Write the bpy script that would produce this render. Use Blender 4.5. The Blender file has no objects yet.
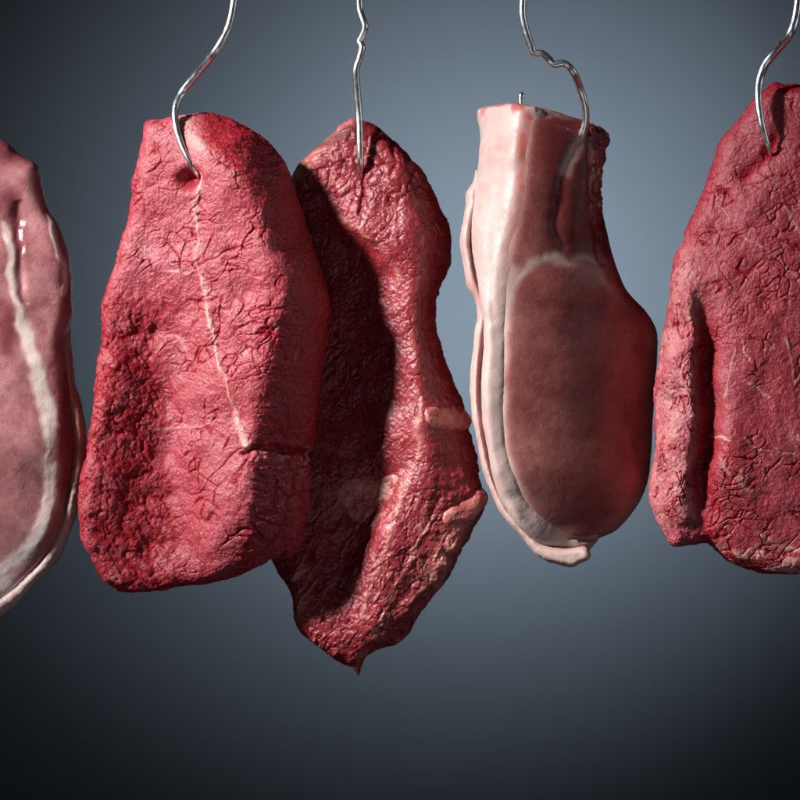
import bpy, math, random
import numpy as np
from mathutils import Vector

# ------------------------------------------------------------------ set-up
S = 0.0005                       # one unit of the drawing = half a millimetre
scene = bpy.context.scene
COL = scene.collection
def W(x, y, z):                  # drawing (x right, y down, z towards the viewer) -> metres
    return Vector(((x-400)*S, -z*S, (400-y)*S))

# ------------------------------------------------------------------ noise in numpy
def _h(ix, iy, iz, seed):
    n = (ix.astype(np.int64)*73856093) ^ (iy.astype(np.int64)*19349663) ^ (iz.astype(np.int64)*83492791) ^ (seed*2654435761)
    n = n & 0xffffffff
    n = ((n ^ (n >> 16))*0x45d9f3b) & 0xffffffff
    n = ((n ^ (n >> 16))*0x45d9f3b) & 0xffffffff
    return (n ^ (n >> 16)) & 0xffffffff
def _r(ix, iy, iz, seed):
    return _h(ix, iy, iz, seed).astype(np.float64)/4294967296.0
def vnoise(p, seed=0):           # value noise -1..1
    f = np.floor(p); t = p-f; i = f.astype(np.int64)
    t = t*t*t*(t*(t*6-15)+10)
    out = 0
    for dx in (0, 1):
        wx = t[:, 0] if dx else 1-t[:, 0]
        for dy in (0, 1):
            wy = t[:, 1] if dy else 1-t[:, 1]
            for dz in (0, 1):
                wz = t[:, 2] if dz else 1-t[:, 2]
                out = out + wx*wy*wz*_r(i[:, 0]+dx, i[:, 1]+dy, i[:, 2]+dz, seed)
    return out*2-1
def fbm(p, octaves=3, seed=0, gain=.5):
    a, s, tot = 1.0, 0, 0
    for o in range(octaves):
        s = s + a*vnoise(p*(2.03**o)+o*17.3, seed+o*7); tot += a; a *= gain
    return s/tot*1.5
def voro(p, seed=0):             # F1, F2 and a random value of the nearest cell
    f = np.floor(p).astype(np.int64)
    f1 = np.full(len(p), 9.0); f2 = np.full(len(p), 9.0); cid = np.zeros(len(p))
    for dx in (-1, 0, 1):
        for dy in (-1, 0, 1):
            for dz in (-1, 0, 1):
                cx, cy, cz = f[:, 0]+dx, f[:, 1]+dy, f[:, 2]+dz
                h = _h(cx, cy, cz, seed)
                q0 = cx+(h & 1023)/1023.0; q1 = cy+((h >> 10) & 1023)/1023.0; q2 = cz+((h >> 20) & 1023)/1023.0
                d = np.sqrt((q0-p[:, 0])**2+(q1-p[:, 1])**2+(q2-p[:, 2])**2)
                nearer = d < f1
                f2 = np.where(nearer, f1, np.minimum(f2, d))
                cid = np.where(nearer, ((h*7919) & 4095)/4095.0, cid)
                f1 = np.where(nearer, d, f1)
    return f1, f2, cid
def sstep(a, b, x):
    t = np.clip((x-a)/(b-a), 0, 1); return t*t*(3-2*t)
def warp(p, scale, amp, seed):
    q = p/scale
    return p+amp*np.stack([fbm(q, 2, seed), fbm(q+31.7, 2, seed+3), fbm(q+77.1, 2, seed+5)], 1)
def cracks(p, scale, width, seed, stretch=(1, 1, 1)):
    q = warp(p, scale*1.1, scale*.28, seed)/scale/np.array(stretch)
    f1, f2, c = voro(q, seed)
    return np.exp(-((f2-f1)/width)**2), c

def creases(p, scale, width, seed, ang=0, stretch=1.0):      # flowing furrows, open ended
    a = math.radians(ang); q = p.copy()
    q[:, 0] = (p[:, 0]*math.cos(a)+p[:, 1]*math.sin(a))/stretch
    q[:, 1] = -p[:, 0]*math.sin(a)+p[:, 1]*math.cos(a)
    return np.exp(-(fbm(q/scale, 2, seed)/width)**2)

def wob(F, amp, scale, seed):                                   # a surface whose crests and furrows wander
    def g(q):
        p = np.stack([q[:, 0], q[:, 1], 0*q[:, 0]], 1)/scale
        return F(q+amp*np.stack([fbm(p, 2, seed), fbm(p+7.7, 2, seed+1)], 1))
    return g

# ------------------------------------------------------------------ curves and distances
def spline(pts, closed=True, step=4.0):
    P = np.array(pts, float); n = len(P); out = []
    for i in range(n if closed else n-1):
        if closed: p0, p1, p2, p3 = P[(i-1) % n], P[i], P[(i+1) % n], P[(i+2) % n]
        else: p0, p1, p2, p3 = P[max(i-1, 0)], P[i], P[i+1], P[min(i+2, n-1)]
        m = max(1, int(np.linalg.norm(p2-p1)/step))
        for k in range(m):
            t = k/m
            out.append(.5*((2*p1)+(-p0+p2)*t+(2*p0-5*p1+4*p2-p3)*t*t+(-p0+3*p1-3*p2+p3)*t**3))
    if not closed: out.append(P[-1])
    return np.array(out)
def seg_dist(q, poly, closed):
    d = np.full(len(q), 1e9)
    n = len(poly)
    for i in range(n if closed else n-1):
        a = poly[i]; b = poly[(i+1) % n]; ab = b-a
        t = np.clip(((q-a)@ab)/max(ab@ab, 1e-9), 0, 1)
        d = np.minimum(d, np.hypot(q[:, 0]-a[0]-t*ab[0], q[:, 1]-a[1]-t*ab[1]))
    return d
def line_dist(p, pts):
    return seg_dist(p[:, :2], spline(pts, False, 6.0), False)
def inside(q, poly):
    r = np.zeros(len(q), bool); n = len(poly)
    for i in range(n):
        a = poly[i]; b = poly[(i+1) % n]
        if a[1] == b[1]: continue
        c = (a[1] > q[:, 1]) != (b[1] > q[:, 1])
        r ^= c & (q[:, 0] < (b[0]-a[0])*(q[:, 1]-a[1])/(b[1]-a[1])+a[0])
    return r
class Rbf:                        # surface through control points (x, y, z)
    def __init__(s, pts, smooth=0.0, c=3.0):
        s.c = c
        P = np.array(pts, float); s.P = P[:, :2]; n = len(P)
        K = np.sqrt((P[:, None, 0]-P[None, :, 0])**2+(P[:, None, 1]-P[None, :, 1])**2+c*c)
        A = np.zeros((n+3, n+3)); A[:n, :n] = -K+np.eye(n)*smooth
        A[:n, n] = A[n, :n] = 1; A[:n, n+1:] = s.P/100; A[n+1:, :n] = s.P.T/100
        b = np.zeros(n+3); b[:n] = P[:, 2]
        s.w = np.linalg.solve(A, b)
    def __call__(s, q):
        n = len(s.P); o = s.w[n]+q/100@s.w[n+1:]
        for i in range(n):
            o = o-s.w[i]*np.sqrt((q[:, 0]-s.P[i, 0])**2+(q[:, 1]-s.P[i, 1])**2+s.c**2)
        return o
def line3(*pts, step=7.0):       # dense control points along a crest or furrow
    return [tuple(v) for v in spline(pts, False, step)]

# ------------------------------------------------------------------ solid slab between a front and a back surface
def slab(outline, front, back, r=20.0, n=2.2, step=2.5):
    poly = spline(outline, True, 4.0)
    x0, y0 = poly.min(0)-step*2; x1, y1 = poly.max(0)+step*2
    nx = int((x1-x0)/step)+2; ny = int((y1-y0)/step)+2
    X, Y = np.meshgrid(x0+np.arange(nx)*step, y0+np.arange(ny)*step)
    Q = np.stack([X.ravel(), Y.ravel()], 1)
    d = seg_dist(Q, poly, True); d = np.where(inside(Q, poly), d, -d)
    ins = d > 0
    def zz(q, dd):
        F = front(q); B = np.minimum(back(q), F-6)
        p = (1-(1-np.clip(dd/r, 0, 1))**n)**(1/n)
        M = (F+B)/2; H = (F-B)/2*p
        return M+H, M-H
    verts, faces = [], []
    fi = np.full(len(Q), -1); bi = np.full(len(Q), -1)
    idx = np.nonzero(ins)[0]
    zf, zb = zz(Q[idx], d[idx])
    for k, i in enumerate(idx):
        fi[i] = len(verts); verts.append((Q[i, 0], Q[i, 1], zf[k]))
        bi[i] = len(verts); verts.append((Q[i, 0], Q[i, 1], zb[k]))
    cross = {}; cpos = []; ckey = []
    base = len(verts)
    def cr(a, b):
        k = (a, b) if a < b else (b, a)
        if k not in cross:
            t = d[k[0]]/(d[k[0]]-d[k[1]])
            cross[k] = base+len(cpos); cpos.append(Q[k[0]]*(1-t)+Q[k[1]]*t)
        return cross[k]
    for j in range(ny-1):
        for i in range(nx-1):
            c = (j*nx+i, j*nx+i+1, (j+1)*nx+i+1, (j+1)*nx+i)
            s = [ins[v] for v in c]
            if not any(s): continue
            f, b = [], []
            for k in range(4):
                a, e = c[k], c[(k+1) % 4]
                if ins[a]: f.append(fi[a]); b.append(bi[a])
                if ins[a] != ins[e]:
                    v = cr(a, e); f.append(v); b.append(v)
            if len(f) > 2:
                faces.append(f[::-1]); faces.append(b)
    cp = np.array(cpos)
    zf, zb = zz(cp, np.zeros(len(cp)))
    verts += [(cp[i, 0], cp[i, 1], zf[i]) for i in range(len(cp))]
    return verts, faces

def remeshed(slabs, voxel):
    V, F = [], []
    for v, f in slabs:
        o = len(V); V += v; F += [[int(a)+o for a in q] for q in f]
    # drawing axes (x, y down, z near) -> local (x, -z, -y) keeps the scene upright
    me = bpy.data.meshes.new('tmp'); me.from_pydata([(a, -c, -b) for a, b, c in V], [], F)
    ob = bpy.data.objects.new('tmp', me); COL.objects.link(ob)
    m = ob.modifiers.new('r', 'REMESH'); m.mode = 'VOXEL'; m.voxel_size = voxel
    dg = bpy.context.evaluated_depsgraph_get()
    out = bpy.data.meshes.new_from_object(ob.evaluated_get(dg))
    bpy.data.objects.remove(ob); bpy.data.meshes.remove(me)
    return out

def flesh(name, slabs, detail, material, parent=None, origin=(400, 400, 0), voxel=1.0, pre=0):
    me = remeshed(slabs, voxel)
    n = len(me.vertices)
    co = np.empty(n*3); me.vertices.foreach_get('co', co); co = co.reshape(-1, 3)
    no = np.empty(n*3); me.vertex_normals.foreach_get('vector', no); no = no.reshape(-1, 3)
    if pre:                                     # relax the slab's rims a little
        ed = np.empty(len(me.edges)*2, np.int32); me.edges.foreach_get('vertices', ed); ed = ed.reshape(-1, 2)
        cnt = np.bincount(ed.ravel(), minlength=n)[:, None]
        for _ in range(pre):
            acc = np.zeros((n, 3))
            for k in range(3):
                acc[:, k] = np.bincount(ed[:, 0], co[ed[:, 1], k], n)+np.bincount(ed[:, 1], co[ed[:, 0], k], n)
            co = .5*co+.5*acc/np.maximum(cnt, 1)
        me.vertices.foreach_set('co', co.ravel()); me.update()
        me.vertex_normals.foreach_get('vector', no.ravel()) if False else None
        t = np.empty(n*3); me.vertex_normals.foreach_get('vector', t); no = t.reshape(-1, 3)
    p = np.stack([co[:, 0], -co[:, 2], -co[:, 1]], 1)     # back to drawing axes
    nn = np.stack([no[:, 0], -no[:, 2], -no[:, 1]], 1)
    disp, masks = detail(p, nn)
    co = co+no*disp[:, None]
    ox, oy, oz = origin
    co = (co-np.array([ox, -oz, -oy]))*S
    me.vertices.foreach_set('co', co.ravel())
    for k, v in masks.items():
        a = me.attributes.new(k, 'FLOAT', 'POINT'); a.data.foreach_set('value', np.clip(v, 0, 1).astype(np.float32))
    me.polygons.foreach_set('use_smooth', np.ones(len(me.polygons), bool))
    me.update(); me.name = name
    me.materials.clear(); me.materials.append(material)
    o = bpy.data.objects.new(name, me); COL.objects.link(o)
    if parent:
        o.parent = parent; o.location = W(*origin)-parent.location
    else: o.location = W(*origin)
    return o

def tag(o, label=None, cat=None, group=None, kind=None):
    if label: o['label'] = label
    if cat: o['category'] = cat
    if group: o['group'] = group
    if kind: o['kind'] = kind
    return o
def empty(name, at):
    o = bpy.data.objects.new(name, None); COL.objects.link(o); o.location = W(*at); o.empty_display_size = .02
    return o

# ------------------------------------------------------------------ materials
def new_mat(name):
    m = bpy.data.materials.new(name); m.use_nodes = True
    nt = m.node_tree; nt.nodes.clear()
    out = nt.nodes.new('ShaderNodeOutputMaterial'); b = nt.nodes.new('ShaderNodeBsdfPrincipled')
    nt.links.new(b.outputs[0], out.inputs[0])
    return m, nt, b
def N(nt, t, **k):
    n = nt.nodes.new(t)
    for a, v in k.items(): setattr(n, a, v)
    return n
def mixc(nt, fac, a, b, mode='MIX'):
    m = N(nt, 'ShaderNodeMix', data_type='RGBA', blend_type=mode)
    for sock, v in ((m.inputs[0], fac), (m.inputs[6], a), (m.inputs[7], b)):
        if hasattr(v, 'links') or hasattr(v, 'is_output'): nt.links.new(v, sock)
        elif isinstance(v, (int, float)): sock.default_value = v
        else: sock.default_value = (*v, 1)
    return m.outputs[2]
def rng(nt, v, a, b, c, d):
    m = N(nt, 'ShaderNodeMapRange'); nt.links.new(v, m.inputs[0])
    for i, x in enumerate((a, b, c, d)): m.inputs[i+1].default_value = x
    return m.outputs[0]
def noise(nt, vec, scale, detail=3, rough=.55, dist=0):
    n = N(nt, 'ShaderNodeTexNoise'); n.inputs['Scale'].default_value = scale; n.inputs['Detail'].default_value = detail
    n.inputs['Roughness'].default_value = rough; n.inputs['Distortion'].default_value = dist
    nt.links.new(vec, n.inputs['Vector']); return n.outputs['Fac']
def attr(nt, name):
    a = N(nt, 'ShaderNodeAttribute', attribute_name=name); return a.outputs['Fac']

def meat_mat(name, deep, mid, film, fat, rough=(.32, .55), sss=.22, bump=.35, spec=.5, fine=900, coat=0.0, radius=(1, .25, .18), sc=.002, glint=.5, mott=.45, glint_specks=.0):
    m, nt, b = new_mat(name)
    co = N(nt, 'ShaderNodeTexCoord').outputs['Object']
    n1 = noise(nt, co, 70, 4); n2 = noise(nt, co, 420, 4, .65); n3 = noise(nt, co, fine, 3, .6)
    n4 = noise(nt, co, 180, 5, .7, .6)
    c = mixc(nt, rng(nt, n1, .35, .65, 0, 1), deep, mid)
    c = mixc(nt, rng(nt, n2, .40, .66, 0, mott), c, film)
    mx = N(nt, 'ShaderNodeMath', operation='MULTIPLY'); nt.links.new(attr(nt, 'film'), mx.inputs[0]); nt.links.new(rng(nt, n4, .3, .6, .45, 1), mx.inputs[1])
    c = mixc(nt, mx.outputs[0], c, film)
    gr = N(nt, 'ShaderNodeMath', operation='MULTIPLY'); nt.links.new(attr(nt, 'film'), gr.inputs[0]); nt.links.new(rng(nt, n3, .52, .72, 0, glint_specks), gr.inputs[1])
    c = mixc(nt, gr.outputs[0], c, tuple(min(1, .35+.65*k) for k in film))  # frosted highlights painted as pale specks in the base colour
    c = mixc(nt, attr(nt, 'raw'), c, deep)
    fcol = mixc(nt, rng(nt, n4, .35, .7, 0, .6), fat, tuple(.55*a+.45*k for a, k in zip(fat, film)))
    c = mixc(nt, attr(nt, 'fat'), c, fcol)
    nt.links.new(c, b.inputs['Base Color'])
    nt.links.new(rng(nt, n2, .3, .7, rough[0], rough[1]), b.inputs['Roughness'])
    nt.links.new(rng(nt, attr(nt, 'raw'), 0, 1, spec, spec*.35), b.inputs['Specular IOR Level'])
    b.inputs['Subsurface Weight'].default_value = sss
    b.inputs['Subsurface Radius'].default_value = radius
    b.inputs['Subsurface Scale'].default_value = sc
    b.inputs['Coat Weight'].default_value = coat; b.inputs['Coat Roughness'].default_value = .18
    b1 = N(nt, 'ShaderNodeBump'); b1.inputs['Strength'].default_value = bump; b1.inputs['Distance'].default_value = .0012
    nt.links.new(n2, b1.inputs['Height'])
    b2 = N(nt, 'ShaderNodeBump'); b2.inputs['Strength'].default_value = glint; b2.inputs['Distance'].default_value = .0006
    nt.links.new(n3, b2.inputs['Height']); nt.links.new(b1.outputs[0], b2.inputs['Normal'])
    nt.links.new(b2.outputs[0], b.inputs['Normal'])
    if coat: nt.links.new(b2.outputs[0], b.inputs['Coat Normal'])
    return m
M_beef = meat_mat('beef', (.225, .004, .011), (.275, .011, .022), (.335, .061, .080), (.64, .36, .31), rough=(.34, .55), spec=.4, glint=.8, glint_specks=.3, sss=.12, sc=.0014)
M_wet = meat_mat('wet_beef', (.14, .003, .007), (.24, .010, .017), (.32, .034, .046), (.56, .23, .19), rough=(.3, .52), spec=.55, coat=.12, glint_specks=.2)
M_chop = meat_mat('pork_chop', (.18, .03, .04), (.29, .085, .10), (.50, .235, .235), (.76, .67, .61), rough=(.22, .42), bump=.12, glint=.3, coat=.55, sc=.003, mott=.25)
M_pork = meat_mat('pork', (.12, .015, .017), (.26, .056, .052), (.42, .168, .148), (.56, .42, .37), rough=(.3, .5), bump=.10, glint=.2, coat=.09, sc=.003, mott=.15, spec=.34, radius=(1, .5, .42))
M_fat = meat_mat('pork_fat', (.42, .12, .10), (.43, .19, .165), (.45, .285, .26), (.47, .365, .34), rough=(.35, .55), bump=.15, glint=.15, sc=.004, radius=(1, .5, .4))

def steel():
    m, nt, b = new_mat('steel_wire')
    co = N(nt, 'ShaderNodeTexCoord').outputs['Object']
    n1 = noise(nt, co, 300, 4)
    nt.links.new(mixc(nt, n1, (.68, .70, .72), (.80, .82, .84)), b.inputs['Base Color'])
    b.inputs['Metallic'].default_value = 1
    nt.links.new(rng(nt, n1, .3, .7, .26, .40), b.inputs['Roughness'])
    bp = N(nt, 'ShaderNodeBump'); bp.inputs['Strength'].default_value = .12; bp.inputs['Distance'].default_value = .0004
    nt.links.new(noise(nt, co, 900, 2), bp.inputs['Height']); nt.links.new(bp.outputs[0], b.inputs['Normal'])
    return m
M_steel = steel()
def paper():
    m, nt, b = new_mat('backdrop_paper')
    co = N(nt, 'ShaderNodeTexCoord').outputs['Object']
    n1 = noise(nt, co, 1.6, 3, .5, .4)
    nt.links.new(mixc(nt, rng(nt, n1, .3, .7, 0, 1), (.27, .315, .37), (.31, .355, .41)), b.inputs['Base Color'])
    b.inputs['Roughness'].default_value = .9; b.inputs['Specular IOR Level'].default_value = .1
    bp = N(nt, 'ShaderNodeBump'); bp.inputs['Strength'].default_value = .05
    nt.links.new(noise(nt, co, 60, 4), bp.inputs['Height']); nt.links.new(bp.outputs[0], b.inputs['Normal'])
    return m
M_paper = paper()

# ------------------------------------------------------------------ backdrop: a long sheet hung behind, rolling out at its foot
def backdrop():
    V, F = [], []
    prof = [(1.25, 1.6), (1.25, -.75)]
    for k in range(1, 13):
        a = k/12*math.pi/2
        prof.append((1.25-.35*(1-math.cos(a)), -.75-.35*math.sin(a)))
    prof.append((.1, -1.1))
    xs = np.linspace(-2.2, 2.2, 23)
    for (y, z) in prof:
        for x in xs: V.append((x, y+.012*math.sin(x*2.3)*max(0, min(1, z+1)), z))
    n = len(xs)
    for j in range(len(prof)-1):
        for i in range(n-1): F.append((j*n+i, j*n+i+1, (j+1)*n+i+1, (j+1)*n+i))
    me = bpy.data.meshes.new('backdrop'); me.from_pydata(V, [], F)
    me.polygons.foreach_set('use_smooth', np.ones(len(F), bool)); me.materials.append(M_paper)
    o = bpy.data.objects.new('backdrop', me); COL.objects.link(o); tag(o, kind='structure')
backdrop()

# ------------------------------------------------------------------ wire hooks
def wire(name, pts, label, taper=0.0):
    path = spline([p[:3] for p in pts], False, 1.6)
    rad = np.interp(np.linspace(0, 1, len(path)), np.linspace(0, 1, len(pts)), [p[3] for p in pts])
    V, F, K = [], [], 20
    c0 = path[0]
    up = Vector((0, 0, 1)); prev = None
    for i, p in enumerate(path):
        t = Vector(path[min(i+1, len(path)-1)]-path[max(i-1, 0)]).normalized()
        if prev is None: u = t.cross(up).normalized()
        else: u = (prev-t*prev.dot(t)).normalized()
        prev = u; v = t.cross(u)
        for k in range(K):
            a = 2*math.pi*k/K
            q = Vector(p)+(u*math.cos(a)+v*math.sin(a))*rad[i]
            V.append(W(*q)-W(*c0))
    n = len(path)
    for i in range(n-1):
        for k in range(K): F.append((i*K+k, (i+1)*K+k, (i+1)*K+(k+1) % K, i*K+(k+1) % K))
    for i, e in ((0, -1), (n-1, 1)):                  # rounded ends
        t = Vector(path[i]-path[i-e]).normalized()
        ring = [i*K+k for k in range(K)]
        for s, h in ((.8, .5), (.45, .85)):
            new = []
            for k in range(K):
                q = V[i*K+k]; cc = W(*path[i])-W(*c0)
                d = W(*(Vector(path[i])+t*rad[i]*h))-W(*path[i])
                new.append(len(V)); V.append(cc+(q-cc)*s+d)
            for k in range(K): F.append((ring[k], new[k], new[(k+1) % K], ring[(k+1) % K]))
            ring = new
        F.append(ring)
    me = bpy.data.meshes.new(name); me.from_pydata(V, [], F)
    me.polygons.foreach_set('use_smooth', np.ones(len(F), bool)); me.materials.append(M_steel)
    me.validate(); 
    import bmesh
    bm = bmesh.new(); bm.from_mesh(me); bmesh.ops.recalc_face_normals(bm, faces=bm.faces); bm.to_mesh(me); bm.free()
    o = bpy.data.objects.new(name, me); COL.objects.link(o); o.location = W(*c0)
    tag(o, label, 'meat hook', 'bent wire hooks the meat hangs from')
    return o
wire('wire_hook', [(237, -70, 0, 3.6), (236, -30, 0, 3.6), (234, 0, 0, 3.6), (228, 28, 1, 3.6), (215, 52, 2, 3.7), (196, 71, -30, 3.8), (181, 87, -44, 3.7), (173.5, 105, -36, 3.8), (174.5, 125, -28, 3.8), (181, 145, -23, 3.6), (189, 161, -20, 3.3), (195, 171, -25, 2.9), (200, 176, -46, 2.4), (206, 172, -62, 1.4)],
     'smooth s-curved steel wire hook piercing the large pale-faced beef steak in front')
wire('wire_hook', [(357, -70, -62, 3.4), (358, -30, -62, 3.4), (359, 0, -62, 3.4), (361, 10, -60, 3.4), (364.5, 21, -58, 3.4), (362, 30, -60, 3.4), (359, 36, -62, 3.4), (361.5, 42, -60, 3.4), (359, 53, -60, 3.4), (355.5, 65, -60, 3.5), (356.5, 87, -64, 3.5), (358.5, 112, -66, 3.5), (359.5, 140, -62, 3.5), (360, 158, -64, 3.2), (360.5, 166, -74, 2.8), (361, 166, -95, 1.6)],
     'nearly straight kinked steel wire hook in the dark wet steak behind')
wire('wire_hook', [(521, -70, 22, 3.5), (521.5, -30, 22, 3.5), (522, 0, 22, 3.5), (522, 18, 22, 3.5), (526, 35, 22, 3.5), (531, 49, 22, 3.6), (533, 55, 22, 3.6), (541, 55.5, 23, 3.5), (548, 61, 23, 3.5), (553, 66.5, 24, 3.7), (563, 65.5, 24, 3.6), (572, 74, 24, 3.6), (579.5, 89, 10, 3.7), (585, 106, 3, 3.8), (585.5, 122, -3, 3.8), (581.5, 135, -9, 3.6), (574, 144, -24, 3.3), (560, 146, -50, 3), (542, 136, -82, 3.2), (528, 116, -92, 3.3), (524.5, 100, -92, 3.3), (524.3, 88, -92, 3.1)],
     'double-kinked steel wire hook through the pork cutlet, its tip showing behind')
wire('wire_hook', [(796, -70, 44, 4), (795.5, -30, 44, 4), (794, 0, 44, 4), (791, 22, 44, 4), (785, 39, 44, 4.1), (775, 52, 14, 4.2), (765.5, 64, 4, 4.2), (759.5, 80, 2, 4.2), (757.5, 98, 8, 4.2), (759.5, 119, 13, 3.9), (763.5, 136, 13, 3.3), (768, 149, 9, 2.4), (772, 156, -4, 1.8), (777, 156, -24, 1.0)],
     'pointed s-curved steel wire hook in the coarse steak at the right edge')

# ------------------------------------------------------------------ beef surface: fissures between fibre bundles
def beef_detail(p, nn, seed, rough_area, face, seams=(), holes=(), wall_dir=(1, 1, 1), big=34, amp=1.0, extra=None, rdark=.38, ramp=.55):
    """rough_area, face: functions of (p, nn) giving 0..1"""
    ra = rough_area(p, nn); fc = face(p, nn)
    c1, id1 = cracks(p, big, .04, seed)
    w1 = creases(p, big*.75, .06, seed+11, -42, 2.4); w2 = creases(p, big*.27, .08, seed+17, -30, 3.6); w3 = creases(p, big*.19, .11, seed+19, 55, 4.0)
    r1 = creases(p, big*.60, .13, seed+23, 38, 2.4); r2 = creases(p, big*.26, .18, seed+29, 50, 2.8); r3 = creases(p, big*.42, .11, seed+31, -40, 1.8)
    g1 = sstep(-.15, .45, fbm(p/50, 2, seed+40)); g2 = sstep(-.2, .5, fbm(p/34, 2, seed+41)); g3 = sstep(-.1, .5, fbm(p/26, 2, seed+42))
    c2, id2 = cracks(p, big*.5, .05, seed+13, (1.3, .85, 1))
    d = fc*(-1.9*c1*g1*g2-1.7*c2*g3-1.3*w1*g2-.55*w2*g3-.25*w3*g1)*amp
    d += ra*(-2.4*r1-1.5*r2-1.4*r3*g2+.7*fbm(p/13, 3, seed+52))*amp*ramp
    d += amp*(1.6*fbm(p/30, 2, seed+50)+.55*fbm(p/13, 2, seed+54)+(.42+.3*ra)*fbm(p/6, 3, seed+51)+.32*fbm(p/2.4, 2, seed+53)+(1-fc)*.35*fbm(p/3.2, 2, seed+55))
    fib = fbm(p/np.array(wall_dir), 3, seed+60)          # fibre ends on the cut side
    d += (1-fc)*(1-ra)*.7*fib
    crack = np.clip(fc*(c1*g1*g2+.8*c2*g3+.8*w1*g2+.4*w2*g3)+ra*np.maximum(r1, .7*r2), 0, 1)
    fat = np.zeros(len(p)); front = sstep(.05, .35, nn[:, 2])
    for pts, w, h, s in seams:
        q = p.copy(); q[:, :2] += 3.2*np.stack([fbm(p/16, 3, seed+70), fbm(p/16+9, 3, seed+71)], 1)
        ld = line_dist(q, pts); l = np.exp(-(ld/(w*(.75+.4*fbm(p/18, 2, seed+73))))**2)*front
        d += (.5*h if h > 0 else h)*l; fat = np.maximum(fat, l*s*np.clip(.75+.7*fbm(p/13, 3, seed+72), .35, 1.15))
    thr = creases(p, 11, .03, seed+85, 65, 5.0)*sstep(.25, .7, fbm(p/20, 2, seed+86))*front
    fat = np.maximum(fat, .4*thr); d += .2*thr
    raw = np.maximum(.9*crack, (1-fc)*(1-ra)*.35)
    for (x, y, rx, ry, dep) in holes:
        g = np.exp(-(((p[:, 0]-x)/rx)**2+((p[:, 1]-y)/ry)**2)**1.5)*front
        d -= dep*g; raw = np.maximum(raw, g)
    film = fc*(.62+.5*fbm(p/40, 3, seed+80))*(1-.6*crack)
    film = np.maximum(film, ra*(.5+.6*fbm(p/9, 2, seed+81))*(1-crack)); raw = np.maximum(raw, ra*rdark*(1+1.2*fbm(p/18, 2, seed+82)))  # rough area: burgundy tone, with lit ridges and valley shade painted in
    m = dict(fat=fat, film=film, raw=raw)
    if extra: d, m = extra(p, nn, d, m)
    return d, m

# ------------------------------------------------------------------ 1. big steak in front
OUT1 = [(142,119),(160,114),(178,110),(205,109),(228,113),(245,122),(262,134),(276,150),(288,168),(296,190),(303,215),(312,245),(322,275),(328,300),(327,330),(323,360),(319,392),(313,442),(308,456),(310,473),(310,504),(306,529),(298,550),(284,560),(266,564),(249,574),(231,581),(200,588),(179,589),(165,594),(140,597),(113,594),(98,583),(90,567),(79,550),(75,529),(73,504),(77,480),(82,455),(84,438),(89,410),(90,382),(93,362),(97,335),(98,300),(109,268),(118,240),(123,219),(126,195),(127,177),(132,160),(139,135)]
C1 = [(200,142,-14),(214,150,-6),(242,174,0),(256,198,3),(273,237,5),(287,272,5),(289,300,5),(282,328,5),(273,356,5),(263,396,3),(254,441,0),(252,459,0),(254,497,-2),(251,529,-8),(235,550,-20)]
F1 = Rbf(line3(*C1)+line3((262,134,-42),(288,168,-50),(303,215,-52),(322,275,-50),(329,300,-49),(322,360,-48),(312,440,-46))+line3((309,462,-44),(309,504,-46),(300,545,-50))+
    [(280,449,-26),(278,480,-16),(282,510,-16),(278,540,-30),
     (118,330,-38),(112,400,-36),(104,470,-36),(100,520,-36),(118,570,-42),(158,330,-50),(164,400,-56),(164,450,-58),(168,500,-57),(176,550,-51),
     (190,330,-26),(200,400,-20),(205,450,-20),(205,500,-20),(205,550,-26),(142,130,-44),(140,180,-38),(135,230,-40),(120,280,-42),(165,180,-31),(165,230,-31),(165,280,-33),
     (197,200,-18),(200,250,-18),(208,300,-14),(220,370,-10),(235,420,-8),(178,116,-36),(205,113,-38),(228,117,-44),(185,150,-24),(230,230,-8),(250,290,-4),(245,350,-4)], 4, 3.5)
def rough1(p, nn):
    x, y = p[:, 0], p[:, 1]
    e = x-(172-8*np.sin((y-300)/60))+10*fbm(p/30, 2, 5)
    return sstep(14, -22, e)*sstep(255, 330, y)
def face1(p, nn):
    cx = np.interp(p[:, 1], [c[1] for c in C1], [c[0] for c in C1])
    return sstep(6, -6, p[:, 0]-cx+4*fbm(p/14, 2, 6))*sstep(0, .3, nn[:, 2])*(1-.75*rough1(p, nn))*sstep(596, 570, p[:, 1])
def extra1(p, nn, d, m):
    # torn notch across the cut side, white threads in it
    q = p.copy(); q[:, 1] += 3*fbm(p/16, 2, 3)
    l = np.exp(-(line_dist(q, [(243,452),(262,449),(285,450),(312,455)])/3.2)**2)*sstep(-.3, .1, nn[:, 2])
    d = d-6*l
    t = sstep(.25, .5, fbm(p/np.array([14, 4, 8]), 2, 8))*np.exp(-((p[:, 1]-462)/14)**2)*sstep(250, 262, p[:, 0])
    m['fat'] = np.maximum(m['fat'], .55*t); d = d+1.4*t
    c, _ = cracks(p, 22, .14, 71, (1.8, .8, 1)); low = sstep(455, 475, p[:, 1])*sstep(246, 258, p[:, 0])
    d = d-2.4*c*low; m['film'] = np.maximum(m['film'], .5*low*(1-c))
    top = np.exp(-(line_dist(p, [(180,116),(190,135),(200,148)])/7)**2)
    m['fat'] = np.maximum(m['fat'], .55*top)
    return d, m
SEAM1 = [([(196,175),(195,205),(198,250),(197,268),(205,300),(213,340),(222,375),(233,410),(240,435),(246,446)], 3.0, 1.8, .85), ([(197,268),(180,274),(165,270)], 2.4, 1.2, .45),
         ([(200,262),(225,252),(255,240)], 1.5, -1.2, .0), ([(152,352),(170,335),(178,342),(190,360)], 2.2, .8, .35), ([(150,432),(175,428),(205,425),(225,415)], 2.2, .8, .35)]
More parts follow.
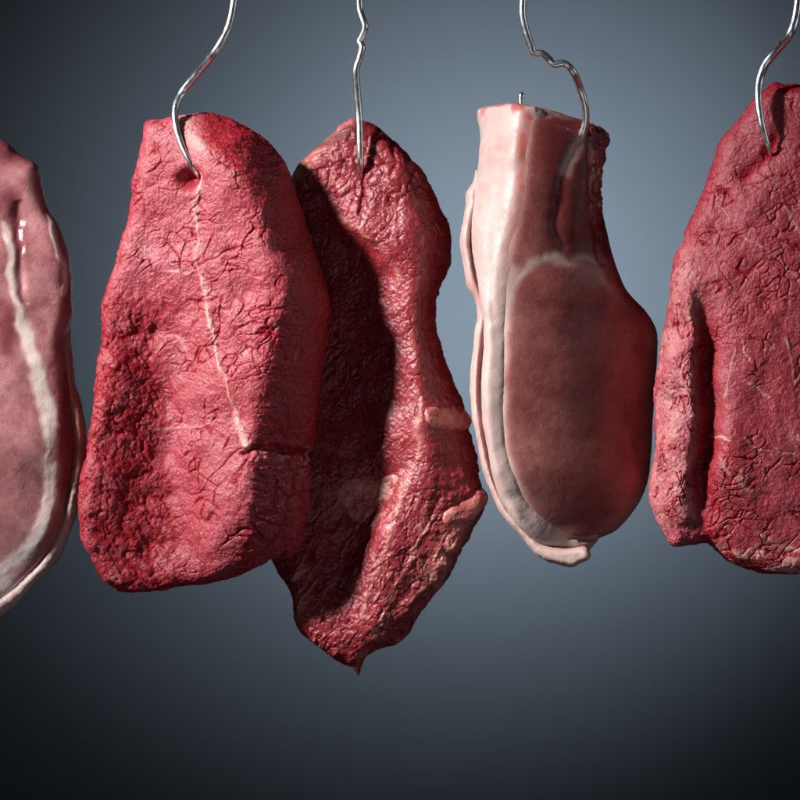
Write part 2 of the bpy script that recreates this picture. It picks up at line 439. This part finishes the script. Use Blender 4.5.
flesh_1 = flesh('beef_steak', [slab(OUT1, wob(F1, 4.0, 38, 305), lambda q: -74-.07*(q[:, 0]-80), 20, 2.3)],
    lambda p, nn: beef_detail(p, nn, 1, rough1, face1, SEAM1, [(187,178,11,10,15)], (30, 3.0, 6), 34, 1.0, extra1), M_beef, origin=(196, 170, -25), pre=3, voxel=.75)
tag(flesh_1, 'large beef steak with pale pink fissured face turned left, dark red side', 'steak', 'hanging beef steaks')

# ------------------------------------------------------------------ 2. wet steak behind it
OUT2 = [(290,169),(303,152),(325,134),(337,119),(346,113),(352,110),(369,115),(378,120),(394,134),(409,149),(425,170),(437,193),(447,215),(453,231),(453,252),(448,268),(441,284),(437,302),(437,321),(441,337),(449,367),(458,389),(467,410),(471,434),(478,461),(485,493),(487,506),(480,524),(469,545),(458,565),(447,587),(431,605),(417,623),(408,641),(395,652),(379,656),(366,664),(361,673),(357,684),(352,675),(339,669),(323,658),(300,641),(291,623),(291,605),(285,592),(273,574),(266,555),(264,500),(268,400),(272,300),(278,215)]
F2 = Rbf(line3((395,150,-66),(412,190,-59),(424,230,-55),(420,280,-57),(416,330,-56),(422,380,-53),(428,420,-50),(425,460,-50),(415,510,-52),(400,560,-56),(380,610,-62),(362,645,-70))+
    line3((425,175,-84),(447,215,-90),(452,240,-92),(441,284,-85),(437,321,-84),(449,367,-84),(467,410,-84),(478,461,-80),(487,506,-72),(469,545,-67),(447,587,-67),(417,623,-73),(395,650,-82))+
    line3((340,221,-72),(355,226,-64),(375,240,-60),(392,262,-58))+line3((336,242,-86),(360,252,-82),(380,280,-76))+
    line3((408,470,-62),(385,530,-60),(362,590,-66))+line3((392,480,-76),(370,530,-82),(345,590,-84))+
    [(330,150,-82),(360,130,-76),(360,180,-68),(390,200,-61),(345,195,-72),(370,320,-80),(392,340,-70),(392,400,-72),(360,400,-85),(330,300,-92),(310,220,-90),(300,180,-86),(320,400,-92),(340,480,-82),
     (320,560,-86),(330,620,-78),(300,610,-80),(355,660,-78),(290,500,-90),(270,400,-95),(280,560,-88)], 4)
def face2(p, nn):
    x, y = p[:, 0], p[:, 1]
    return sstep(0, .3, nn[:, 2])*sstep(432, 420, x-.12*np.clip(y-380, 0, 90)+6*fbm(p/20, 2, 15))*.6
def rough2(p, nn):
    return sstep(500, 590, p[:, 1])*.55*sstep(-.2, .3, nn[:, 2])
def extra2(p, nn, d, m):
    fr = sstep(.05, .4, nn[:, 2])
    e = line_dist(p, [(289,170),(303,153),(325,135),(337,120),(350,113)])  # pale upper left edge, its backlit rim painted into the colour
    m['fat'] = np.maximum(m['fat'], .5*np.exp(-(e/9)**2)); m['film'] = np.maximum(m['film'], np.exp(-(e/16)**2))
    # glossy nodules near the hook
    c, i = cracks(p, 17, .25, 31); tp = sstep(215, 190, p[:, 1]+8*fbm(p/20, 2, 4))*sstep(-.1, .3, nn[:, 2])
    d = d+tp*(1.5*(1-c)+1.8*(i-.5)); m['film'] = m['film']*(1-.3*tp); m['raw'] = np.maximum(m['raw'], .5*c*tp)
    # fibre bands wrapping the cut side
    b = fbm(p/np.array([40, 9, 30]), 3, 33); side = sstep(424, 440, p[:, 0])
    d = d+1.6*b*side
    # pale connective sheet and streaks on the lower lobe
    st = np.maximum(0, fbm(warp(p, 30, 5, 3)@np.array([[.82, .5, 0], [-.57, .87, 0], [0, 0, 1]]).T/np.array([5, 30, 12]), 3, 37))
    lo = sstep(470, 530, p[:, 1])*fr
    m['film'] = np.maximum(m['film'], np.clip(lo*st*1.7, 0, 1)); m['fat'] = np.maximum(m['fat'], np.clip(lo*(st-.45)*1.3, 0, .7)); d = d+lo*st*1.6
    w = np.exp(-(line_dist(p, [(462,525),(448,550),(430,585)])/11)**2)*(.6+.7*fbm(p/9, 3, 38))
    m['fat'] = np.maximum(m['fat'], np.clip(w, 0, .85))
    return d, m
SEAM2 = [([(342,218),(356,224),(376,239),(393,262),(398,285)], 4, 1.4, .45), ([(424,235),(421,280),(416,330),(418,370)], 4, .8, .15), ([(361,168),(361,190),(360,212)], 2.2, -3, 0),
         ([(410,470),(400,505),(388,540),(372,585),(362,620)], 5, 1, .5), ([(428,505),(415,550),(392,600),(375,640)], 4, .8, .5), ([(418,395),(421,420),(418,450),(410,475)], 5, 1.6, .65)]
steak2 = tag(empty('beef_steak', (360, 165, -75)), 'dark wet lopsided beef steak behind the pale-faced one, tapering to a tip', 'steak', 'hanging beef steaks')
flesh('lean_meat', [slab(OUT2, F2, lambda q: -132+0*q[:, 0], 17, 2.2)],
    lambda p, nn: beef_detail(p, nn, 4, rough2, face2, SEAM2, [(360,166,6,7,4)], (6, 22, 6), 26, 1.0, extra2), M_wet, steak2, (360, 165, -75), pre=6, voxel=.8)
def strip_detail(seed):
    def f(p, nn):
        d = 1.4*fbm(p/14, 3, seed)+.5*fbm(p/4, 2, seed+1)
        return d, dict(fat=.52+.5*fbm(p/10, 3, seed+2), film=np.full(len(p), .55), raw=np.zeros(len(p)))
    return f
for i, (o, pts) in enumerate([
    ([(422,408),(440,404),(462,406),(471,416),(472,428),(455,432),(432,431),(423,424)], [(424,415,-46),(445,415,-50),(471,415,-80),(432,431,-48),(471,430,-82)]),
    ([(448,508),(466,499),(484,490),(489,502),(478,520),(462,528),(448,532),(440,522)], [(445,520,-60),(465,512,-74),(488,500,-94),(452,532,-70),(480,520,-88)]),
    ([(330,486),(352,474),(378,474),(404,470),(412,480),(398,498),(378,512),(362,530),(346,520),(334,504)], [(335,495,-84),(365,490,-74),(405,478,-62),(362,528,-80)]),
    ([(380,520),(392,514),(400,522),(398,534),(388,542),(379,534)], [(388,528,-56),(398,530,-58),(380,530,-62)])]):
    fr = lambda q: F2(q)+2.9
    flesh('fat_strip', [slab(o, fr, lambda q: F2(q)-18, 9, 2.0, 1.6)], strip_detail(90+i*5), M_wet, steak2, (o[0][0], o[0][1], -70), voxel=.9, pre=10)

# ------------------------------------------------------------------ 3. pork cutlet: eye of lean, fat layer, rind
OUT3 = [(484,104),(500,102),(518,102),(542,104),(560,109),(578,115),(593,118),(607,125),(613,134),(609,152),(606,170),(605,197),(606,212),(611,230),(615,248),(623,272),(632,290),(647,305),(656,316),(663,330),(664,347),(662,381),(659,421),(657,455),(654,479),(646,502),(632,522),(619,534),(602,541),(585,545),(560,543),(535,530),(515,510),(500,485),(492,455),(488,420),(487,380),(489,340),(486,300),(480,260),(480,220),(484,180),(486,140)]
CF = [(537,115,8),(531,150,13),(528,190,15),(521,230,15),(511,270,13),(504,310,11),(501,350,11),(499,400,9),(501,440,7),(509,470,5),(521,500,1),(541,525,-6),(565,540,-12)]
def F3(q):
    x, y = q[:, 0], q[:, 1]
    cy = [c[1] for c in CF[:11]]
    cf = np.interp(y, cy, [c[0] for c in CF[:11]]); zc = np.interp(y, cy, [c[2] for c in CF[:11]])
    u = x-cf; up = sstep(290, 230, y)
    face = (.06+.12*up)*u+(.0030+.0006*up)*u*u
    wall = .0185*u*u
    return zc-np.where(u > 0, face, wall)-.0024*np.maximum(0, y-440)**2-.02*np.maximum(0, 118-y)**2
cut = tag(empty('pork_cutlet', (581, 137, -10)), 'thick pork cutlet with white fat down its left side, lean in shadow', 'pork cutlet', 'hanging pork pieces')
ARC = [(507,330),(509,300),(517,278),(532,263),(548,257),(566,262),(584,257),(597,262),(606,280),(625,300),(645,318)]
def lean3(p, nn):
    x, y = p[:, 0], p[:, 1]; fr = sstep(0, .3, nn[:, 2])
    d = .35*fbm(p/45, 2, 101)+.10*fbm(p/9, 3, 102)
    q = p+2.5*np.stack([fbm(p/18, 2, 103), fbm(p/18+5, 2, 104), 0*x], 1)
    arc = np.exp(-(line_dist(q, ARC)/4.5)**2)*fr*sstep(650, 560, x)
    d -= 1.1*np.exp(-(line_dist(q, [(545,258),(566,263),(584,258),(600,264)])/7.5)**2)*fr
    rim = np.exp(-(line_dist(q, [(c[0]+2, c[1]) for c in CF[4:]])/6)**2)*fr
    mid = np.exp(-(line_dist(q, [(527,104),(521,150),(516,190),(510,230),(500,275)])/9)**2)*fr; red = np.exp(-(line_dist(q, [(540,108),(535,150),(531,190),(524,235)])/9)**2)*fr
    fat = np.maximum.reduce([.8*arc, .7*rim, .35*mid])
    d += 2.4*np.exp(-((x-573+.12*(y-225))/13)**2-((y-222)/30)**2)*fr
    # furrows beside the small upper muscle and torn right edge
    for pts, w, h in (([(582,140),(572,155),(563,175),(558,200),(556,225),(562,245)], 6, 1.6), ([(588,130),(592,160),(594,195),(598,235)], 4, 2.5), ([(600,135),(602,165),(601,190)], 3, 4), ([(606,215),(600,240),(604,262)], 3, 2.5)):
        d -= h*np.exp(-(line_dist(q, pts)/w)**2)*fr
    tr = sstep(586, 598, x)*sstep(235, 190, y)
    c, i = cracks(p, 13, .25, 111, (.7, 1.5, 1)); d += tr*(2.6*(i-.5)-2*c+2*fbm(p/7, 3, 112)); 
    fat = np.maximum(fat, tr*sstep(.1, .5, fbm(p/8, 2, 113))*.7)
    hk = np.exp(-(line_dist(q, [(582,138),(572,156),(564,172)])/5)**2)*fr; fat = np.maximum(fat, .75*hk)
    tp = sstep(122, 106, y)*sstep(538, 552, x)*sstep(598, 585, x); fat = np.maximum(fat, tp*(.5+.6*fbm(p/9, 2, 116)))
    film = .36+.35*fbm(p/35, 3, 114)+.25*sstep(560, 505, x)  # lean painted paler to the left, where the light reaches it
    film = np.maximum(film*(1-.5*red), .6*mid)
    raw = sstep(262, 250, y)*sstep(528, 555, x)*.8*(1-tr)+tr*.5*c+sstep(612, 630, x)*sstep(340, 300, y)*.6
    return d, dict(fat=fat, film=film, raw=raw*(1-fat))
flesh('lean_meat', [slab(OUT3, F3, lambda q: -98+0*q[:, 0], 24, 2.3)], lean3, M_pork, cut, (581, 137, -10), pre=22)
# fat layer: sits on the left flank, its inner edge sinking into the lean
OUTF = [(479,103),(500,101),(520,102),(545,108),(552,125),(552,148),(550,180),(548,206),(543,232),(536,258),(530,300),(526,340),(524,385),(524,425),(527,450),(534,468),(548,486),(565,503),(585,514),(606,524),(604,540),(594,552),(590,560),(580,556),(556,552),(530,538),(510,517),(496,490),(487,455),(483,420),(481,380),(483,340),(480,300),(473,262),(471,225),(474,195),(478,165),(481,135),(478,115)]
_cf = spline([c[:2] for c in CF], False, 5.0); _lean = np.concatenate([_cf, [(720, 548), (720, 60), (537, 60)]])
def FF(q): d = seg_dist(q, _cf, False); return F3(q)+np.where(inside(q, _lean), -np.minimum(7, .4*d), 5.2*sstep(0, 20, d))
def fat_detail(p, nn):
    x, y = p[:, 0], p[:, 1]
    d = 1.2*fbm(p/30, 2, 121)+.15*fbm(p/6, 2, 122)-.6
    ln = np.exp(-(line_dist(p, [(500,150),(497,190),(488,230),(487,270),(492,320)])/5)**2)
    d -= 1.5*ln
    edge = np.exp(-(line_dist(p, [(528,118),(523,150),(521,190),(519,215),(508,255),(503,300)])/8)**2)
    pink = np.exp(-(((x-493)/9)**2+((y-158)/14)**2))*.8+.6*sstep(.1, .7, fbm(p/24, 3, 123))
    top = sstep(119, 106, y+5*fbm(p/9, 2, 126))
    raw = np.clip(.75*edge*sstep(330, 200, y)+.8*top*sstep(.0, .3, fbm(p/14, 2, 125)+.2)+.5*pink, 0, 1)
    return d, dict(fat=.9-raw, film=np.full(len(p), .6), raw=raw)
flesh('fat_layer', [slab(OUTF, FF, lambda q: FF(q)-34, 10, 2.4)], fat_detail, M_fat, cut, (500, 150, -10), pre=16)
OUTR = [(478,165),(474,178),(467,190),(467,202),(464,215),(461,239),(464,260),(468,284),(476,299),(478,317),(475,330),(473,354),(471,381),(472,408),(477,441),(484,472),(494,499),(504,519),(521,536),(534,553),(548,562),(565,567),(575,569),(583,564),(592,560),(588,548),(565,550),(546,545),(530,533),(514,514),(502,494),(493,468),(487,440),(482,408),(482,381),(484,354),(488,325),(487,300),(479,276),(474,255),(473,235),(477,212),(484,190)]
FR = Rbf([(470,240,-36),(478,300,-34),(474,360,-36),(476,420,-36),(490,480,-34),(515,525,-30),(560,562,-24),(585,556,-22),(480,180,-46),(468,205,-42)], 4)
def rind_detail(p, nn):
    d = .9*fbm(p/20, 2, 131)+.2*fbm(p/5, 2, 132)
    raw = .5*sstep(.1, .6, fbm(p/25, 2, 133))+.5*np.exp(-(line_dist(p, [(474,225),(475,255),(482,285),(486,320)])/5)**2)
    return d, dict(fat=.7-.5*raw, film=np.full(len(p), .5), raw=raw)
flesh('rind', [slab(OUTR, FR, lambda q: FR(q)-30, 6, 2.0, 1.8)], rind_detail, M_fat, cut, (470, 240, -36), voxel=1.0, pre=3)

# ------------------------------------------------------------------ 4. coarse steak at the right edge
OUT4 = [(800,82),(786,82),(778,80),(770,86),(760,94),(744,112),(731,128),(721,141),(716,158),(710,177),(700,203),(690,223),(685,242),(677,255),(672,278),(672,301),(666,327),(662,357),(657,381),(658,414),(656,448),(652,482),(651,499),(657,519),(667,536),(674,548),(694,548),(711,544),(719,551),(735,564),(748,570),(772,575),(800,575),(840,570),(880,548),(905,490),(912,400),(902,300),(882,200),(852,130),(826,95)]
F4 = Rbf(line3((692,300,12),(690,330,14),(688,400,16),(686,460,16),(681,510,9))+line3((700,300,5),(704,330,-2),(705,400,-7),(703,460,-7),(700,510,-4),(702,538,-4))+line3((716,300,9),(722,330,12),(720,400,13),(715,440,13),(718,480,12),(716,522,5))+
    [(672,330,-6),(666,400,-6),(661,480,-8),(664,520,-8),(760,300,15),(760,400,15),(760,480,13),(760,540,4),(800,300,17),(800,400,17),(800,500,13),(800,555,2),(850,300,15),(850,400,15),(850,500,10),(900,400,5),(880,300,8),
     (780,95,-6),(760,115,0),(740,140,-2),(770,150,6),(800,110,0),(800,150,12),(725,180,-4),(740,220,9),(700,240,-4),(715,265,8),(682,270,-4),(800,220,16),(760,180,10),(850,200,12)], 4)
def rough4(p, nn):
    e = p[:, 0]-np.interp(p[:, 1], [230, 300, 330, 540], [690, 700, 697, 694])
    return sstep(6, -6, e+3*fbm(p/14, 2, 45))*sstep(-.2, .2, nn[:, 2])*sstep(180, 290, p[:, 1])
def face4(p, nn): return sstep(-.05, .25, nn[:, 2])*(1-rough4(p, nn))*sstep(575, 545, p[:, 1]+10*fbm(p/20, 2, 46))
def extra4(p, nn, d, m):
    ra = rough4(p, nn)
    c = np.maximum(creases(p, 10, .11, 47, 62, 3.2), .9*creases(p, 9, .09, 57, -50, 3.0)); g = sstep(-.2, .25, fbm(p/15, 2, 48))
    pit = sstep(.25, .9, c)*g*ra
    d = d-2.2*pit; m['raw'] = np.maximum(m['raw']*(1-ra), pit); m['film'] = np.maximum(m['film']*(.65+.35*ra), ra*.95*(1-pit)); m['fat'] = np.maximum(m['fat'], .28*ra*(1-pit)*sstep(-.3, .5, fbm(p/16, 3, 51)))  # pale pink strip, brightened further in colour for its lit side; face toned down
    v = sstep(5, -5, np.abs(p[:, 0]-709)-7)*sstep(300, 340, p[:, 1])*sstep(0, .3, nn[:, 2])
    m['film'] *= 1-.75*v; m['raw'] = np.maximum(m['raw'], .6*v)  # shade of the furrow put into the colour
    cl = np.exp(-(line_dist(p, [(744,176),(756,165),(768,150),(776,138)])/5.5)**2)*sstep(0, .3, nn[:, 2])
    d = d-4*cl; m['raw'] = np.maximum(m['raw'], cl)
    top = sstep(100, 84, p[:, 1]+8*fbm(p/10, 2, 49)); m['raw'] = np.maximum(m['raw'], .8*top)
    fl = sstep(535, 560, p[:, 1])*sstep(.15, .5, fbm(p/np.array([18, 8, 10]), 2, 50)); m['fat'] = np.maximum(m['fat'], .55*fl)
    return d, m
SEAM4 = [([(741,338),(743,350),(748,364)], 1.6, .6, .6), ([(746,384),(755,388),(766,394)], 1.6, .6, .6), ([(744,436),(749,446),(756,452),(775,452),(794,453)], 1.6, .6, .65), ([(713,437),(720,437),(729,440)], 1.7, .6, .7),
         ([(740,470),(741,480),(748,492)], 2, .6, .55), ([(718,458),(722,468),(730,476)], 1.8, .6, .55), ([(786,340),(790,360),(796,386)], 2.2, 1, .6), ([(722,400),(730,372),(736,350)], 1.5, .5, .4),
         ([(745,238),(768,250),(800,282)], 1.6, .6, .5), ([(770,180),(785,205),(803,240)], 1.6, .6, .4), ([(756,530),(775,545),(800,548)], 3, .8, .5)]
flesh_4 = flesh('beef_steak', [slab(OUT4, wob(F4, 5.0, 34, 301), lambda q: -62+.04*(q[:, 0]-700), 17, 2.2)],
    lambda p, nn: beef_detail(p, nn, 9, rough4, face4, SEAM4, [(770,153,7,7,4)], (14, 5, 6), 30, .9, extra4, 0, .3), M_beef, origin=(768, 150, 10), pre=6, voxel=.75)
tag(flesh_4, 'coarse pitted beef steak with a deep vertical furrow, cut off by right edge', 'steak', 'hanging beef steaks')

# ------------------------------------------------------------------ 5. pork chop at the left edge
OUT5 = [(-15,133),(0,138),(9,147),(22,155),(30,161),(34,180),(41,205),(52,221),(59,242),(64,267),(67,296),(65,317),(59,336),(59,355),(63,380),(66,412),(70,438),(69,464),(66,493),(58,526),(47,553),(34,573),(20,588),(6,602),(-8,610),(-30,624),(-70,616),(-98,570),(-110,480),(-104,380),(-85,300),(-70,220),(-60,165),(-42,142)]
F5 = Rbf([(0,150,-70),(0,200,-66),(12,215,-74),(30,190,-68),(50,260,-65),(58,300,-68),(20,300,-60),(3,240,-60),(4,280,-60),(0,400,-56),(25,330,-62),(30,450,-54),(47,440,-55),(58,400,-66),(62,440,-70),(60,500,-72),(44,520,-62),(20,570,-68),(0,590,-68),(0,520,-57),(-50,300,-54),(-50,450,-50),(-92,400,-66),(-50,200,-62),(-50,570,-60),(40,360,-60)], 3, 12)
chop = tag(empty('pork_chop', (-30, 150, -85)), 'glossy pork chop with white fat seams, cut off by left edge', 'pork chop', 'hanging pork pieces')
def chop_detail(p, nn):
    x, y = p[:, 0], p[:, 1]; fr = sstep(0, .3, nn[:, 2])
    d = 1.2*fbm(p/32, 2, 141)+.16*fbm(p/7, 2, 142)
    q = p+2.5*np.stack([fbm(p/18, 2, 143), fbm(p/18+5, 2, 144), 0*x], 1)
    def L(pts, w): return np.exp(-(line_dist(q, pts)/w)**2)*fr
    fat = np.maximum.reduce([.95*L([(41,212),(48,235),(57,262),(59,280),(57,292)], 3.2), .95*L([(18,325),(24,345),(30,365),(36,390),(42,415),(46,440),(46,470),(43,500),(37,520),(25,545),(10,562),(-10,575)], 7.5),
        .75*L([(0,222),(5,245),(6,270),(8,292),(18,325)], 5), .8*L([(36,385),(44,405),(50,425)], 6), .6*sstep(560, 590, y-.4*x)*sstep(40, 10, x)])
    fat = sstep(.12, .8, fat+.12*fbm(p/9, 2, 147)*(fat > .04))*(.8+.25*fbm(p/15, 2, 148))
    d += .5*fat*fr
    d -= 2.5*L([(12,200),(13,225),(16,260),(18,300)], 4)
    film = .5+.4*fbm(p/22, 3, 145); 
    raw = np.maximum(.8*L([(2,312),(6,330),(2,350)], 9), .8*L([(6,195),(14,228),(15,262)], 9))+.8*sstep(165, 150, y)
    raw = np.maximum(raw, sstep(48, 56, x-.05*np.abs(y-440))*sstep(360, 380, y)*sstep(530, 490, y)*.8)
    return d, dict(fat=fat, film=film, raw=raw*(1-fat))
flesh('lean_meat', [slab(OUT5, F5, lambda q: -118+0*q[:, 0], 18, 2.2)], chop_detail, M_chop, chop, (-30, 150, -85), pre=14)
OUT5R = [(60,318),(63,345),(67,375),(68,386),(76,412),(80,438),(79,464),(75,493),(67,526),(55,555),(42,575),(26,591),(10,607),(0,614),(-28,632),(-72,624),(-70,606),(-30,610),(0,594),(18,578),(32,560),(45,538),(55,512),(61,480),(64,450),(62,420),(58,395),(55,365),(54,335)]
F5R = Rbf([(58,325,-88),(62,360,-79),(72,420,-76),(72,460,-76),(68,500,-76),(52,545,-74),(25,585,-70),(0,605,-68),(-50,618,-66)], 4)
def chop_rind(p, nn):
    d = 1.2*fbm(p/18, 3, 151)+.4*fbm(p/5, 2, 152)
    raw = .1+.6*sstep(520, 420, p[:, 1]+10*fbm(p/20, 2, 153))
    return d, dict(fat=.95-raw, film=np.full(len(p), .6), raw=raw)
flesh('rind', [slab(OUT5R, F5R, lambda q: F5R(q)-34, 8, 2, 1.8)], chop_rind, M_fat, chop, (60, 440, -80), pre=3)

# ------------------------------------------------------------------ camera
cam = bpy.data.cameras.new('camera'); co = bpy.data.objects.new('camera', cam); COL.objects.link(co)
co.location = (0, -2.0, 0); co.rotation_euler = (math.pi/2, 0, 0)
cam.sensor_width = 36; cam.lens = 180; cam.clip_end = 50
cam.dof.use_dof = True; cam.dof.focus_distance = 2.0; cam.dof.aperture_fstop = 11
scene.camera = co

# ------------------------------------------------------------------ studio lamps and added fills
def aim(o, target):
    o.rotation_euler = (Vector(target)-o.location).to_track_quat('-Z', 'Y').to_euler()
def area(name, loc, target, w, h, power, color=(1, 1, 1), spread=math.pi):
    l = bpy.data.lights.new(name, 'AREA'); l.shape = 'RECTANGLE'; l.size = w; l.size_y = h; l.energy = power; l.color = color; l.spread = spread
    o = bpy.data.objects.new(name, l); COL.objects.link(o); o.location = loc; aim(o, target); return o
def sph(az, el, r): a, e = math.radians(az), math.radians(el); return (r*math.sin(a)*math.cos(e), -r*math.cos(a)*math.cos(e), r*math.sin(e))
area('key_lamp', sph(-60, 30, 1.7), (0, .02, 0), .17, .17, 1.75, (1, .985, .97), math.radians(26))
area('left_added_fill', sph(-80, 12, 1.6), (0, 0, 0), 1.2, 1.2, .60, (.92, .96, 1), math.radians(44))  # added source, gives the wires their left bright edge
area('right_added_fill', sph(76, 10, 1.7), (0, 0, 0), 1.0, 1.2, .42, (.88, .94, 1), math.radians(44))  # added source, gives the wires a right edge and lifts right-facing sides
area('low_fill', (.10, -.62, -.46), (0, 0, 0), .6, .4, .12, (1, .96, .95), math.radians(70))  # added to lift the shadows and undersides
for loc, at, power, cone in (((.34, .42, .20), (.075, 1.25, .095), 17.5, 53), ((.30, .42, .16), (.055, 1.25, .07), 15, 30)):  # the second, narrow spot is added to brighten the core of the glow
    sp = bpy.data.lights.new('backdrop_lamp', 'SPOT'); sp.energy = power; sp.spot_size = math.radians(cone); sp.spot_blend = 1; sp.shadow_soft_size = .1; sp.color = (.85, .95, 1.02)
    so = bpy.data.objects.new('backdrop_lamp', sp); COL.objects.link(so); so.location = loc; aim(so, at)

w = bpy.data.worlds.new('World'); scene.world = w; w.use_nodes = True
bg = w.node_tree.nodes['Background']; bg.inputs[0].default_value = (.55, .68, .9, 1); bg.inputs[1].default_value = .009
scene.view_settings.view_transform = 'Standard'; scene.view_settings.look = 'None'
scene.view_settings.exposure = 0; scene.view_settings.gamma = 1
